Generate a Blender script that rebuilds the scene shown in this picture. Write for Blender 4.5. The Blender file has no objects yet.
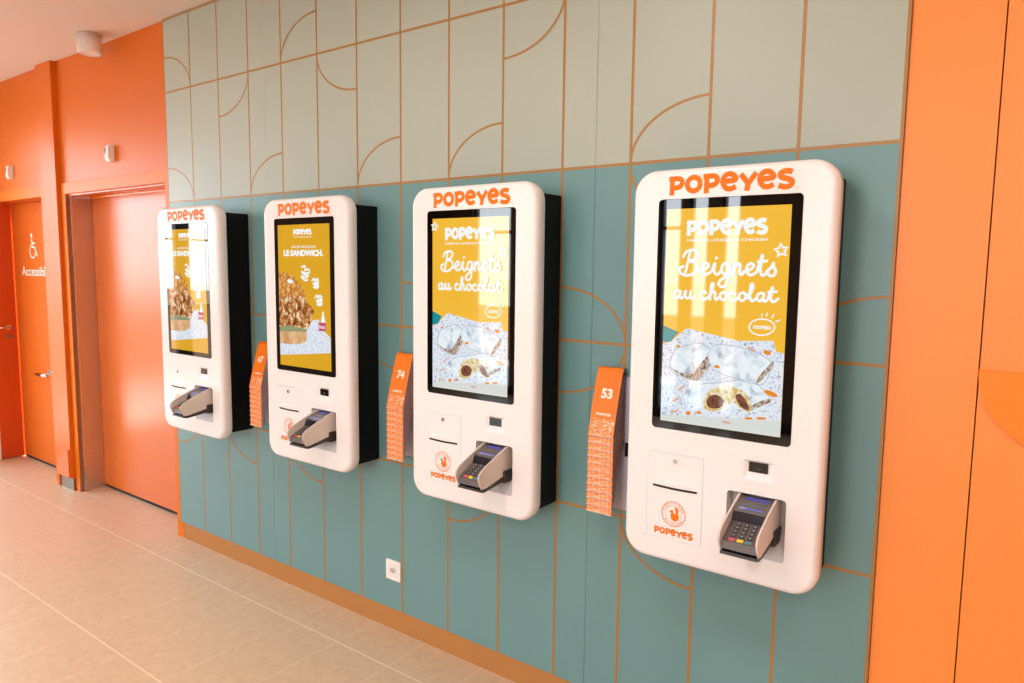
import bpy, bmesh, math, random
from mathutils import Vector, Matrix
from mathutils.geometry import tessellate_polygon
random.seed(4)
C = bpy.context.scene.collection
PI = math.pi
EXPO = -0.04

# ------------------------------------------------------------------ materials
def s2l(c):
    return tuple(((x/255)/12.92 if x/255 <= .04045 else ((x/255+.055)/1.055)**2.4) for x in c)

def mat(name, rgb, rough=.5, metal=0., spec=.5, emit=0., noise=0., nscale=8., bump=0., bscale=60., coat=0.):
    m = bpy.data.materials.new(name); m.use_nodes = True
    nt = m.node_tree; b = nt.nodes['Principled BSDF']
    col = (*s2l(rgb), 1)
    b.inputs['Base Color'].default_value = col
    b.inputs['Roughness'].default_value = rough
    b.inputs['Metallic'].default_value = metal
    b.inputs['Specular IOR Level'].default_value = spec
    b.inputs['Coat Weight'].default_value = coat
    b.inputs['Coat Roughness'].default_value = .05
    tc = None
    if noise or bump:
        tc = nt.nodes.new('ShaderNodeTexCoord')
    if noise:
        n = nt.nodes.new('ShaderNodeTexNoise'); n.inputs['Scale'].default_value = nscale; n.inputs['Detail'].default_value = 5
        nt.links.new(tc.outputs['Object'], n.inputs['Vector'])
        mx = nt.nodes.new('ShaderNodeMix'); mx.data_type = 'RGBA'
        nt.links.new(n.outputs['Fac'], mx.inputs['Factor'])
        mx.inputs['A'].default_value = (*[c*(1-noise) for c in col[:3]], 1)
        mx.inputs['B'].default_value = (*[min(1, c*(1+noise)) for c in col[:3]], 1)
        nt.links.new(mx.outputs['Result'], b.inputs['Base Color'])
    if bump:
        n = nt.nodes.new('ShaderNodeTexNoise'); n.inputs['Scale'].default_value = bscale; n.inputs['Detail'].default_value = 3
        nt.links.new(tc.outputs['Object'], n.inputs['Vector'])
        bp = nt.nodes.new('ShaderNodeBump'); bp.inputs['Strength'].default_value = bump; bp.inputs['Distance'].default_value = .002
        nt.links.new(n.outputs['Fac'], bp.inputs['Height']); nt.links.new(bp.outputs['Normal'], b.inputs['Normal'])
    if emit:
        b.inputs['Emission Color'].default_value = col
        b.inputs['Emission Strength'].default_value = emit
    return m

SCR = 2.0**(-EXPO)*.98
def screen(name, rgb, k=1.):
    """a lit pixel area of a display: gives off its own light, behind glossy glass"""
    m = mat(name, (3, 3, 3), rough=.03, spec=.9)
    b = m.node_tree.nodes['Principled BSDF']
    b.inputs['Emission Color'].default_value = (*s2l(rgb), 1); b.inputs['Emission Strength'].default_value = SCR*k
    return m

def screen_noise(name, stops, scale=60., k=1., detail=4., kind='noise', distort=0.):
    m = screen(name, (255, 255, 255), k); nt = m.node_tree; b = nt.nodes['Principled BSDF']
    tc = nt.nodes.new('ShaderNodeTexCoord')
    if kind == 'noise':
        n = nt.nodes.new('ShaderNodeTexNoise'); n.inputs['Detail'].default_value = detail; n.inputs['Distortion'].default_value = distort; out = n.outputs['Fac']
    else:
        n = nt.nodes.new('ShaderNodeTexVoronoi'); out = n.outputs['Distance']
    n.inputs['Scale'].default_value = scale
    nt.links.new(tc.outputs['Object'], n.inputs['Vector'])
    r = nt.nodes.new('ShaderNodeValToRGB')
    while len(r.color_ramp.elements) < len(stops): r.color_ramp.elements.new(.5)
    for e, (p, c) in zip(r.color_ramp.elements, stops):
        e.position = p; e.color = (*s2l(c), 1)
    nt.links.new(out, r.inputs['Fac']); nt.links.new(r.outputs['Color'], b.inputs['Emission Color'])
    return m

M = {}
M['upper'] = mat('sage_beige_laminate', (174, 181, 167), rough=.42, noise=.025, nscale=3)
M['lower'] = mat('teal_laminate', (108, 150, 150), rough=.36, noise=.025, nscale=3)
M['copper'] = mat('copper_inlay', (168, 122, 62), rough=.4)
M['seam'] = mat('panel_seam', (96, 100, 90), rough=.6)
M['edge'] = mat('panel_edge_wood', (150, 92, 44), rough=.6)
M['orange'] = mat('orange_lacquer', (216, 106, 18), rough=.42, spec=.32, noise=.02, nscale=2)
M['orange_trim'] = mat('orange_trim_lacquer', (226, 116, 6), rough=.45, spec=.3)
M['orange_door'] = mat('orange_door_laminate', (220, 108, 32), rough=.27, spec=.42, noise=.015, nscale=3)
M['red_door'] = mat('red_orange_laminate', (206, 74, 14), rough=.3)
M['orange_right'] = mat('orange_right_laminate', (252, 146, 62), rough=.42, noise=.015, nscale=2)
M['orange_disc'] = mat('amber_laminate', (250, 134, 0), rough=.45)
M['groove'] = mat('groove_shadow_gap', (150, 58, 8), rough=.8)
M['white_wall'] = mat('white_paint', (236, 226, 214), rough=.7)
M['ceil'] = mat('ceiling_paint', (222, 200, 184), rough=.8, bump=.05, bscale=150)
M['wood'] = mat('oak_base', (184, 124, 64), rough=.5, noise=.06, nscale=6)
M['steel'] = mat('brushed_steel', (214, 204, 194), rough=.38, metal=1., noise=.05, nscale=40)
M['steel_dark'] = mat('steel_profile', (150, 140, 130), rough=.35, metal=1.)
M['chrome'] = mat('chrome', (225, 222, 220), rough=.15, metal=1.)
M['white'] = mat('white_gloss_plastic', (241, 235, 233), rough=.2, spec=.5)
M['white_matte'] = mat('white_plastic', (240, 234, 228), rough=.4)
M['black'] = mat('black_metal', (9, 8, 8), rough=.55, spec=.2)
M['glass_black'] = mat('black_glass', (4, 4, 5), rough=.02, spec=.9)
M['dark'] = mat('dark_gap', (40, 34, 30), rough=.8)
M['logo'] = mat('orange_print', (234, 116, 3), rough=.5, spec=.25)
M['term'] = mat('terminal_taupe', (98, 86, 80), rough=.4)
M['term_dark'] = mat('terminal_dark', (52, 44, 42), rough=.45)
M['term_cream'] = mat('terminal_cream', (216, 202, 192), rough=.35)
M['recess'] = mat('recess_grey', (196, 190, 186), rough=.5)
M['key'] = mat('key_grey', (64, 60, 66), rough=.4)
M['key_lit'] = mat('key_print', (196, 196, 214), rough=.4)
M['key_red'] = mat('key_red', (206, 92, 110), rough=.4)
M['key_yellow'] = mat('key_yellow', (232, 206, 40), rough=.4)
M['key_green'] = mat('key_green', (90, 140, 150), rough=.4)
M['lcd'] = mat('terminal_lcd', (34, 32, 44), rough=.1)
M['lcd_lit'] = screen('terminal_lit_strip', (92, 86, 170), .9)
M['tag_orange'] = mat('orange_card', (244, 124, 12), rough=.35)
M['tag_edge'] = mat('card_edge', (168, 158, 172), rough=.5)
M['tag_white'] = mat('white_card_print', (255, 240, 224), rough=.4)
M['grey_plastic'] = mat('lilac_grey_plastic', (200, 192, 204), rough=.4)
# patterned lower strip of the number cards
def pattern_mat():
    m = mat('card_pattern', (244, 118, 14), rough=.3); nt = m.node_tree; b = nt.nodes['Principled BSDF']
    tc = nt.nodes.new('ShaderNodeTexCoord'); n = nt.nodes.new('ShaderNodeTexNoise')
    n.inputs['Scale'].default_value = 95; n.inputs['Detail'].default_value = 2; n.inputs['Distortion'].default_value = 1.5
    nt.links.new(tc.outputs['Object'], n.inputs['Vector'])
    r = nt.nodes.new('ShaderNodeValToRGB')
    r.color_ramp.elements[0].position = .50; r.color_ramp.elements[0].color = (*s2l((244, 122, 14)), 1)
    r.color_ramp.elements[1].position = .60; r.color_ramp.elements[1].color = (*s2l((255, 214, 176)), 1)
    nt.links.new(n.outputs['Fac'], r.inputs['Fac']); nt.links.new(r.outputs['Color'], b.inputs['Base Color'])
    return m
M['tag_pattern'] = pattern_mat()
# floor: large stone tiles, 0.35 x 0.70
def floor_mat():
    m = mat('stone_floor_tiles', (214, 178, 144), rough=.38); nt = m.node_tree; b = nt.nodes['Principled BSDF']
    tc = nt.nodes.new('ShaderNodeTexCoord'); sx = nt.nodes.new('ShaderNodeSeparateXYZ'); nt.links.new(tc.outputs['Object'], sx.inputs['Vector'])
    def mth(op, a, b_=None, c=None):
        q = nt.nodes.new('ShaderNodeMath'); q.operation = op
        for k, v in enumerate((a, b_, c)):
            if v is None: continue
            if isinstance(v, (int, float)): q.inputs[k].default_value = v
            else: nt.links.new(v, q.inputs[k])
        return q.outputs[0]
    def seam(axis, period, phase, half):
        t = mth('PINGPONG', mth('ADD', sx.outputs[axis], -phase), period/2)      # distance to the nearest seam
        return mth('SUBTRACT', 1., mth('MINIMUM', mth('DIVIDE', t, half), 1.))
    la = mth('MINIMUM', mth('MULTIPLY', seam('Y', .70, -.254, .0046), 1.3), 1.); lb = mth('MINIMUM', mth('MULTIPLY', seam('X', .354, 1.549, .0040), .5), .4)
    grout = mth('MAXIMUM', la, lb)
    br = nt.nodes.new('ShaderNodeMix'); br.data_type = 'RGBA'; br.inputs['A'].default_value = (*s2l((204, 174, 142)), 1); br.inputs['B'].default_value = (*s2l((236, 214, 190)), 1)
    nt.links.new(grout, br.inputs['Factor'])
    n = nt.nodes.new('ShaderNodeTexNoise'); n.inputs['Scale'].default_value = 26; n.inputs['Detail'].default_value = 12; n.inputs['Roughness'].default_value = .7
    nt.links.new(tc.outputs['Object'], n.inputs['Vector'])
    mx = nt.nodes.new('ShaderNodeMix'); mx.data_type = 'RGBA'; mx.blend_type = 'OVERLAY'; mx.inputs['Factor'].default_value = .42
    nt.links.new(br.outputs['Result'], mx.inputs['A'])
    bw = nt.nodes.new('ShaderNodeRGBToBW'); nt.links.new(n.outputs['Color'], bw.inputs['Color']); nt.links.new(bw.outputs['Val'], mx.inputs['B'])
    nt.links.new(mx.outputs['Result'], b.inputs['Base Color'])
    return m
M['floor'] = floor_mat()
M['dark_wall'] = mat('brown_wall', (120, 96, 78), rough=.7)
M['grout'] = mat('floor_grout', (216, 190, 166), rough=.7)
M['asphalt'] = mat('asphalt', (176, 172, 166), rough=.9, noise=.1, nscale=4)
M['mullion'] = mat('dark_window_frame', (34, 34, 38), rough=.4)

# ------------------------------------------------------------------ mesh helpers
class MB:
    def __init__(s): s.v = []; s.f = []; s.m = []; s.mats = []; s.sm = []; s.lay = 0.
    def mi(s, m):
        if m not in s.mats: s.mats.append(m)
        return s.mats.index(m)
    def poly(s, pts, m, smooth=False):
        n = len(s.v); s.v += [tuple(p) for p in pts]; s.f.append(list(range(n, n+len(pts)))); s.m.append(s.mi(m)); s.sm.append(smooth)
    def box(s, x0, x1, y0, y1, z0, z1, m, bev=0.):
        if x0 > x1: x0, x1 = x1, x0
        if y0 > y1: y0, y1 = y1, y0
        if z0 > z1: z0, z1 = z1, z0
        if bev:
            bm = bmesh.new(); bmesh.ops.create_cube(bm, size=1)
            for v in bm.verts: v.co = Vector((x0+(v.co.x+.5)*(x1-x0), y0+(v.co.y+.5)*(y1-y0), z0+(v.co.z+.5)*(z1-z0)))
            bmesh.ops.bevel(bm, geom=bm.edges[:], offset=bev, segments=2, affect='EDGES', profile=.5)
            s.addbm(bm, m); return
        p = [(x0,y0,z0),(x1,y0,z0),(x1,y1,z0),(x0,y1,z0),(x0,y0,z1),(x1,y0,z1),(x1,y1,z1),(x0,y1,z1)]
        n = len(s.v); s.v += p
        for q in ((0,3,2,1),(4,5,6,7),(0,1,5,4),(1,2,6,5),(2,3,7,6),(3,0,4,7)):
            s.f.append([n+i for i in q]); s.m.append(s.mi(m)); s.sm.append(False)
    def addbm(s, bm, m, smooth=False):
        bm.verts.index_update(); n = len(s.v); s.v += [tuple(v.co) for v in bm.verts]
        for f in bm.faces: s.f.append([n+v.index for v in f.verts]); s.m.append(s.mi(m)); s.sm.append(smooth)
        bm.free()
    def loft(s, rings, m, closed=True, smooth=False):
        n0 = len(s.v); k = len(rings[0])
        for r in rings: s.v += [tuple(p) for p in r]
        for i in range(len(rings)-1):
            for j in range(k if closed else k-1):
                a = n0+i*k+j; b = n0+i*k+(j+1) % k
                s.f.append([a, b, b+k, a+k]); s.m.append(s.mi(m)); s.sm.append(smooth)
    def fill(s, loops, to3, m, flip=False):
        """flat face with holes: loops of 2D points, to3 maps (x, z) to 3D"""
        vv = [[Vector((p[0], p[1], 0)) for p in l] for l in loops]
        flat = [p for l in loops for p in l]
        n = len(s.v); s.v += [to3(*p) for p in flat]
        for t in tessellate_polygon(vv):
            a, b, c = [flat[i] for i in t]
            if abs((b[0]-a[0])*(c[1]-a[1])-(c[0]-a[0])*(b[1]-a[1])) < 1e-12: continue
            t = list(t)
            ccw = (b[0]-a[0])*(c[1]-a[1])-(c[0]-a[0])*(b[1]-a[1]) > 0
            if ccw == flip: t.reverse()
            s.f.append([n+i for i in t]); s.m.append(s.mi(m)); s.sm.append(False)
    def slab(s, outline, y0, y1, m, mside=None, holes=()):
        """outline in x,z; front face at y0 (towards -Y), back at y1"""
        mside = mside or m
        s.fill([outline]+list(holes), lambda x, z: (x, y0, z), m)
        s.fill([outline]+list(holes), lambda x, z: (x, y1, z), m, True)
        for l in [outline]+list(holes):
            s.loft([[(x, y0, z) for x, z in l], [(x, y1, z) for x, z in l]], mside)
    def prismx(s, prof, x0, x1, m, mside=None):
        """profile in (y,z), extruded along x"""
        s.fill([prof], lambda y, z: (x0, y, z), mside or m); s.fill([prof], lambda y, z: (x1, y, z), mside or m, True)
        s.loft([[(x0, y, z) for y, z in prof], [(x1, y, z) for y, z in prof]], m)
    def tube(s, p, q, r, m, n=12, r2=None):
        p = Vector(p); q = Vector(q); d = (q-p).normalized(); a = d.orthogonal().normalized(); b = d.cross(a); r2 = r if r2 is None else r2
        R = [[tuple(o+(a*math.cos(t)+b*math.sin(t))*rr) for t in [2*PI*i/n for i in range(n)]] for o, rr in ((p, r), (q, r2))]
        s.loft(R, m, smooth=True); s.poly(R[0], m); s.poly(R[1], m)
    def lathe(s, prof, m, n=28, org=(0, 0, 0)):
        rings = [[(org[0]+r*math.cos(2*PI*i/n), org[1]+r*math.sin(2*PI*i/n), org[2]+z) for i in range(n)] for r, z in prof]
        s.loft(rings, m, smooth=True); s.poly(rings[0], m); s.poly(rings[-1], m)
    def build(s, name, parent=None, off=(0, 0, 0)):
        me = bpy.data.meshes.new(name); me.from_pydata([(a+off[0], b+off[1], c+off[2]) for a, b, c in s.v], [], s.f)
        for m in s.mats: me.materials.append(M[m])
        for p, i, sm in zip(me.polygons, s.m, s.sm): p.material_index = i; p.use_smooth = sm
        bm = bmesh.new(); bm.from_mesh(me); bmesh.ops.remove_doubles(bm, verts=bm.verts, dist=1e-5)
        bmesh.ops.recalc_face_normals(bm, faces=bm.faces); bm.to_mesh(me); bm.free()
        o = bpy.data.objects.new(name, me); C.objects.link(o)
        if parent: o.parent = parent
        return o

def flat_build(mb, name, parent, off=(0, 0, 0)):
    """for overlapping flat print: keep faces pointing to -Y as they are"""
    me = bpy.data.meshes.new(name); me.from_pydata([(a+off[0], b+off[1], c+off[2]) for a, b, c in mb.v], [], mb.f)
    for m in mb.mats: me.materials.append(M[m])
    for p, i in zip(me.polygons, mb.m): p.material_index = i
    o = bpy.data.objects.new(name, me); C.objects.link(o); o.parent = parent
    return o

def struct(o, label=None):
    o['kind'] = 'structure'
    if label: o['label'] = label
    return o
def tag(o, label, cat, group=None):
    o['label'] = label; o['category'] = cat
    if group: o['group'] = group
    return o
def thing(name, loc, label, cat, group=None):
    o = bpy.data.objects.new(name, None); o.empty_display_size = .1; C.objects.link(o); o.location = loc
    return tag(o, label, cat, group)

def rrect(x0, x1, z0, z1, r, n=6):
    p = []
    for cx, cz, a0 in ((x1-r, z0+r, -90), (x1-r, z1-r, 0), (x0+r, z1-r, 90), (x0+r, z0+r, 180)):
        for i in range(n+1):
            a = math.radians(a0+90*i/n); p.append((cx+r*math.cos(a), cz+r*math.sin(a)))
    return p
def ell(cx, cz, rx, rz, n=28, rot=0., a0=0, a1=360):
    full = abs(a1-a0) >= 360; out = []
    for i in range(n if full else n+1):
        a = math.radians(a0+(a1-a0)*i/n); x = rx*math.cos(a); z = rz*math.sin(a)
        out.append((cx+x*math.cos(rot)-z*math.sin(rot), cz+x*math.sin(rot)+z*math.cos(rot)))
    return out
def smooth_line(pts, closed=False, sub=6):
    if len(pts) < 3: return list(pts)
    out = []; n = len(pts)
    g = (lambda i: pts[i % n]) if closed else (lambda i: pts[max(0, min(n-1, i))])
    for i in range(n if closed else n-1):
        a, b, c, d = g(i-1), g(i), g(i+1), g(i+2)
        for k in range(sub):
            t = k/sub
            out.append(tuple(.5*(2*b[j]+(c[j]-a[j])*t+(2*a[j]-5*b[j]+4*c[j]-d[j])*t*t+(3*b[j]-a[j]-3*c[j]+d[j])*t**3) for j in (0, 1)))
    if not closed: out.append(pts[-1])
    return out
def ribbon(mb, pts, w, y, m, closed=False, caps=True):
    """a drawn line of width w in the x,z plane at depth y"""
    n = len(pts); L = []; R = []
    for i in range(n):
        a = pts[(i-1) % n] if closed else pts[max(0, i-1)]; b = pts[(i+1) % n] if closed else pts[min(n-1, i+1)]
        dx, dz = b[0]-a[0], b[1]-a[1]; l = math.hypot(dx, dz) or 1; nx, nz = -dz/l*w/2, dx/l*w/2
        L.append((pts[i][0]+nx, y, pts[i][1]+nz)); R.append((pts[i][0]-nx, y, pts[i][1]-nz))
    y0 = y-mb.lay; e = 3e-6
    for i in range(n if closed else n-1):
        j = (i+1) % n; a, b = y0-e*i, y0-e*(i+1)
        mb.poly([(R[i][0], a, R[i][2]), (R[j][0], b, R[j][2]), (L[j][0], b, L[j][2]), (L[i][0], a, L[i][2])], m)
    mb.lay += e*(n+2)
    if caps and not closed:
        for p in (pts[0], pts[-1]):
            mb.poly([(x, y-mb.lay, z) for x, z in ell(p[0], p[1], w/2, w/2, 10)], m); mb.lay += 2*e
def shape(mb, pts, y, m, smooth=False, sub=5):
    p = smooth_line(pts, True, sub) if smooth else pts
    mb.fill([p], lambda x, z: (x, y, z), m)

# ------------------------------------------------------------------ lettering
LOGO = {  # chunky display capitals, cap height 1
 'P': ([[(.15, .0), (.17, .98)], [(.0, .9), (.5, .9), (.64, .68), (.5, .44), (.16, .40)]], .78),
 'O': ([ell(.40, .5, .30, .37, 20)+[(.70, .5)]], .84),
 'E': ([[(.12, .52), (.62, .56), (.64, .72), (.44, .90), (.2, .82), (.1, .5), (.24, .18), (.45, .11), (.68, .22)]], .82),
 'Y': ([[(.06, .92), (.38, .44)], [(.72, .95), (.36, .36)], [(.40, .5), (.34, .03)]], .78),
 'S': ([[(.60, .82), (.38, .9), (.14, .8), (.16, .6), (.4, .5), (.6, .36), (.54, .14), (.3, .09), (.06, .18)]], .7)}
def logo_word(mb, word, x0, x1, z0, h, y, m, wt=.275, jig=True):
    adv = sum(LOGO[c][1] for c in word); sx = (x1-x0)/adv; x = 0
    for i, c in enumerate(word):
        st, a = LOGO[c]; dz = (-.05, .01, -.03, .03, -.04, .03, .0)[i % 7] if jig else 0
        for s in st:
            p = smooth_line(s, sub=5) if len(s) > 2 else s
            q = [(x0+(x+u)*sx, z0+(v*.97+dz)*h) for u, v in p]
            ribbon(mb, q, wt*h, y, m, caps=False)
        x += a
SCRIPT = {
 'B': ([[(.62, 1.95), (.5, 1.2), (.32, .15)], [(.12, 1.55), (.35, 2.0), (.9, 2.15), (1.22, 1.85), (1.0, 1.35), (.55, 1.15), (1.05, 1.05), (1.25, .6), (1.0, .12), (.45, -.12), (-.05, .1), (-.12, .5), (.15, .7)]], 1.45),
 'e': ([[(-.12, .3), (.3, .45), (.58, .78), (.38, 1.0), (.14, .75), (.12, .3), (.34, .02), (.62, .12), (.82, .35)]], .82),
 'i': ([[(0, .35), (.2, 1.0), (.15, .35), (.32, .02), (.52, .12), (.68, .4)], [(.27, 1.42), (.29, 1.46)]], .62),
 'g': ([[(.55, .85), (.35, 1.0), (.1, .75), (.1, .25), (.32, .05), (.5, .3), (.62, .95), (.56, .1), (.5, -.7), (.22, -1.05), (-.1, -.85), (.05, -.45), (.6, .05), (.82, .4)]], .82),
 'n': ([[(0, .4), (.16, 1.0), (.14, .5), (.12, 0)], [(.14, .5), (.38, .97), (.54, .8), (.5, .3), (.64, .02), (.88, .35)]], .88),
 't': ([[(0, .4), (.32, 1.75), (.2, .6), (.3, .05), (.5, .06), (.75, .4)], [(.02, 1.12), (.6, 1.22)]], .66),
 's': ([[(-.05, .3), (.3, .75), (.38, 1.05), (.42, .7), (.56, .35), (.42, 0), (.16, 0), (.05, .18)]], .68),
 'a': ([[(.55, .85), (.35, 1.0), (.1, .72), (.1, .25), (.3, .03), (.5, .35), (.6, .97), (.55, .3), (.7, .02), (.92, .35)]], .9),
 'u': ([[(0, .5), (.13, 1.0), (.1, .35), (.27, .03), (.48, .3), (.57, 1.0), (.54, .3), (.68, .02), (.9, .3)]], .9),
 'c': ([[(.52, .8), (.34, 1.0), (.12, .75), (.1, .28), (.32, .02), (.56, .1), (.76, .4)]], .74),
 'h': ([[(0, .3), (.32, 1.4), (.34, 1.95), (.2, 1.9), (.14, 1.0), (.1, 0)], [(.12, .5), (.36, .97), (.53, .8), (.5, .3), (.63, .02), (.86, .35)]], .86),
 'o': ([[(.36, 1.0), (.1, .75), (.1, .25), (.33, 0), (.56, .3), (.53, .8), (.36, 1.0), (.5, .82), (.82, .72)]], .76),
 'l': ([[(0, .3), (.32, 1.4), (.33, 1.95), (.19, 1.9), (.13, .8), (.26, .05), (.46, .1), (.64, .4)]], .62), ' ': ([], .42)}
def script_word(mb, word, x0, x1, z0, xh, w, y, m):
    adv = sum(SCRIPT[c][1] for c in word); sx = (x1-x0)/adv; x = 0
    for c in word:
        st, a = SCRIPT[c]
        for s in st:
            ribbon(mb, [(x0+(x+u)*sx, z0+v*xh) for u, v in smooth_line(s, sub=6)], w, y, m)
        x += a
def font_polys(txt, bold=0.):
    """outline of text in the built-in typeface as triangles, unit size"""
    cu = bpy.data.curves.new('t', 'FONT'); cu.body = txt; cu.offset = bold; cu.resolution_u = 3
    o = bpy.data.objects.new('t', cu); C.objects.link(o); bpy.context.view_layer.update()
    me = o.to_mesh(); tris = [[tuple(me.vertices[i].co)[:2] for i in p.vertices] for p in me.polygons]; o.to_mesh_clear()
    bpy.data.objects.remove(o); bpy.data.curves.remove(cu)
    return tris
def font_text(mb, txt, x0, x1, z0, z1, y, m, bold=.02, put=None):
    tr = font_polys(txt, bold); xs = [p[0] for t in tr for p in t]; zs = [p[1] for t in tr for p in t]
    a, b, c, d = min(xs), max(xs), min(zs), max(zs)
    for t in tr:
        q = [(x0+(p[0]-a)/(b-a)*(x1-x0), z0+(p[1]-c)/(d-c)*(z1-z0)) for p in t]
        mb.poly([put(*p) if put else (p[0], y, p[1]) for p in q], m)
def ring_text(mb, txt, cx, cz, r, a_mid, h, y, m, inward=False, step=17):
    n = len(txt)
    for i, ch in enumerate(txt):
        if ch == ' ': continue
        k = i-(n-1)/2; a = math.radians(a_mid+(k*step if inward else -k*step))
        tr = font_polys(ch, .03); xs = [p[0] for t in tr for p in t]; mx = (min(xs)+max(xs))/2
        ux, uz = (math.cos(a), math.sin(a)); tx, tz = (uz, -ux)
        if inward: ux, uz, tx, tz = -ux, -uz, -tx, -tz
        rr = r if not inward else r
        ox, oz = cx+math.cos(a)*rr, cz+math.sin(a)*rr
        for t in tr:
            mb.poly([(ox+tx*(p[0]-mx)*h+ux*(p[1]-.35)*h, y, oz+tz*(p[0]-mx)*h+uz*(p[1]-.35)*h) for p in t], m)
def star(mb, cx, cz, r, w, y, m, ang=0.):
    p = []
    for i in range(10):
        a = math.radians(90+36*i+ang); rr = r if i % 2 == 0 else r*.45; p.append((cx+rr*math.cos(a), cz+rr*math.sin(a)))
    ribbon(mb, p, w, y, m, closed=True)
def rooster(mb, cx, cz, s, y, m):
    shape(mb, [(cx+s*a, cz+s*b) for a, b in [(-.36, .18), (-.26, .30), (-.08, .30), (-.04, .12), (.10, .06), (.10, .28), (.02, .46), (.18, .56), (.34, .36), (.30, .10),
               (.38, -.10), (.30, -.34), (.06, -.48), (-.18, -.36), (-.26, -.12), (-.22, .08)]], y, m, True, 4)

# ------------------------------------------------------------------ the room
W = .3004; ZB, ZU, ZM, ZL, ZP = 2.233, 2.917, 1.554, .878, .111
H = 3.37; XL, XR, YF = -3.12, 7.6, -6.2
mb = MB(); mb.box(XL-.2, XR+.2, YF-.2, .5, -.1, 0, 'floor'); struct(mb.build('floor'), 'beige stone tile floor with pale grout lines')
mb = MB(); mb.box(XL-.2, XR+.2, YF-.2, .5, H, H+.1, 'ceil'); struct(mb.build('ceiling'), 'plain pale ceiling')

# patterned wall panelling: three panels with copper line inlay
mb = MB(); XE = 14*W; T = .018; y = -.0006
for a, b in ((0, 3.5), (3.5, 10.5), (10.5, 14)):
    x0, x1 = a*W+(.0008 if a else 0), b*W-(.0008 if b < 14 else 0)
    mb.box(x0, x1, 0, T, ZB, H-.004, 'upper'); mb.box(x0, x1, 0, T, ZP, ZB, 'lower')
mb.box(.001, XE-.001, T-.006, T+.002, ZP, H-.006, 'seam')
mb.box(XE, XE+.0015, .0005, T, ZP, H-.004, 'edge')
LW = .0115
def vline(k, z0, z1): mb.poly([(k*W-LW/2, y, z0), (k*W+LW/2, y, z0), (k*W+LW/2, y, z1), (k*W-LW/2, y, z1)], 'copper')
def hline(a, b, z): mb.poly([(a*W, y*.9, z-LW/2), (b*W, y*.9, z-LW/2), (b*W, y*.9, z+LW/2), (a*W, y*.9, z+LW/2)], 'copper')
for k in range(1, 14): vline(k, ZP, H-.006)
mb.poly([(0, y, ZP), (.007, y, ZP), (.007, y, H-.006), (0, y, H-.006)], 'copper')
mb.poly([(XE-.009, y, ZP), (XE, y, ZP), (XE, y, H-.006), (XE-.009, y, H-.006)], 'copper')
hline(0, 14, ZB); hline(0, 14, ZU); hline(0, 14, ZM); hline(0, 14, ZL); hline(0, 14, H-.012)
AR = .213
def arc(kflat, kvert, z, up):
    """quarter arc: level at line kflat, upright at line kvert where it meets height z"""
    s = 1 if up else -1; p = []
    for i in range(19):
        t = i/18*PI/2
        p.append(((kflat+(kvert-kflat)*math.sin(t))*W, z+s*AR*math.cos(t)))
    ribbon(mb, p, LW*.85, y*.8, 'copper', caps=False)
for q in [(0, 1, ZB, 1), (0, 1, ZU, 1), (4, 3, ZB, 1), (7, 6, ZB, 1), (9, 8, ZB, 1), (12, 11, ZB, 1), (2, 3, ZU, 0), (5, 4, ZU, 1), (6, 5, ZU, 0), (9, 10, ZU, 0),
          (12, 11, ZB, 0), (10, 11, ZM, 1), (10, 11, ZM, 0), (7, 8, ZM, 1), (7, 6, ZM, 0), (14, 13, ZM, 1), (3, 2, ZL, 0), (5, 4, ZL, 0), (0, 1, ZL, 0), (8, 9, ZL, 0), (12, 11, ZL, 0),
          (2, 3, ZM, 1), (4, 5, ZM, 0), (13, 12, ZU, 1)]:
    arc(*q)
struct(mb.build('wall_back'), 'sage and teal wall panelling with copper lines and arcs')
mb = MB(); mb.box(.03, XE-.01, .004, .03, 0, ZP+.004, 'wood'); struct(mb.build('baseboard_back'), 'oak coloured base under the panelling')
mb = MB(); mb.box(-.03, XR, .03, .5, 0, H, 'white_wall'); struct(mb.build('wall_behind_panelling'), 'plain wall behind the panelling')

# right bay: orange panels with a groove
mb = MB()
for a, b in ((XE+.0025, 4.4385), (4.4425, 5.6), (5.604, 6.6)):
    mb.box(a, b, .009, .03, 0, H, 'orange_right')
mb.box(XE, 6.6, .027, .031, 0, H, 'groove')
struct(mb.build('wall_right_bay'), 'orange wall panels with narrow upright grooves')
mb = MB(); r = .226
mb.slab(ell(4.440+r, 1.566, r, r, 40, 0, 180, 360), -.003, .0094, 'orange_disc')
o = mb.build('half_disc_panel'); o.location = (0, 0, 0); tag(o, 'amber half-disc panel with a flat top on the right orange wall', 'wall decoration')

# left bay: orange wall above and between the doors
D1L, D1R, DH = -1.55, -.045, 2.365      # first opening
D2L, D2R = XL, -1.99                   # second opening
YW = .02; YD = .20
mb = MB()
mb.box(D1L, D1R, YW+.001, .3, DH, H, 'orange'); mb.box(D2R, D1L-.0, YW+.001, .3, 0, H, 'orange'); mb.box(XL, D2R, YW+.001, .3, DH, H, 'orange')
mb.box(D1R, -.002, YW+.001, .3, 0, H, 'orange')
struct(mb.build('wall_left_bay'), 'orange wall around the two recessed doors')
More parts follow.
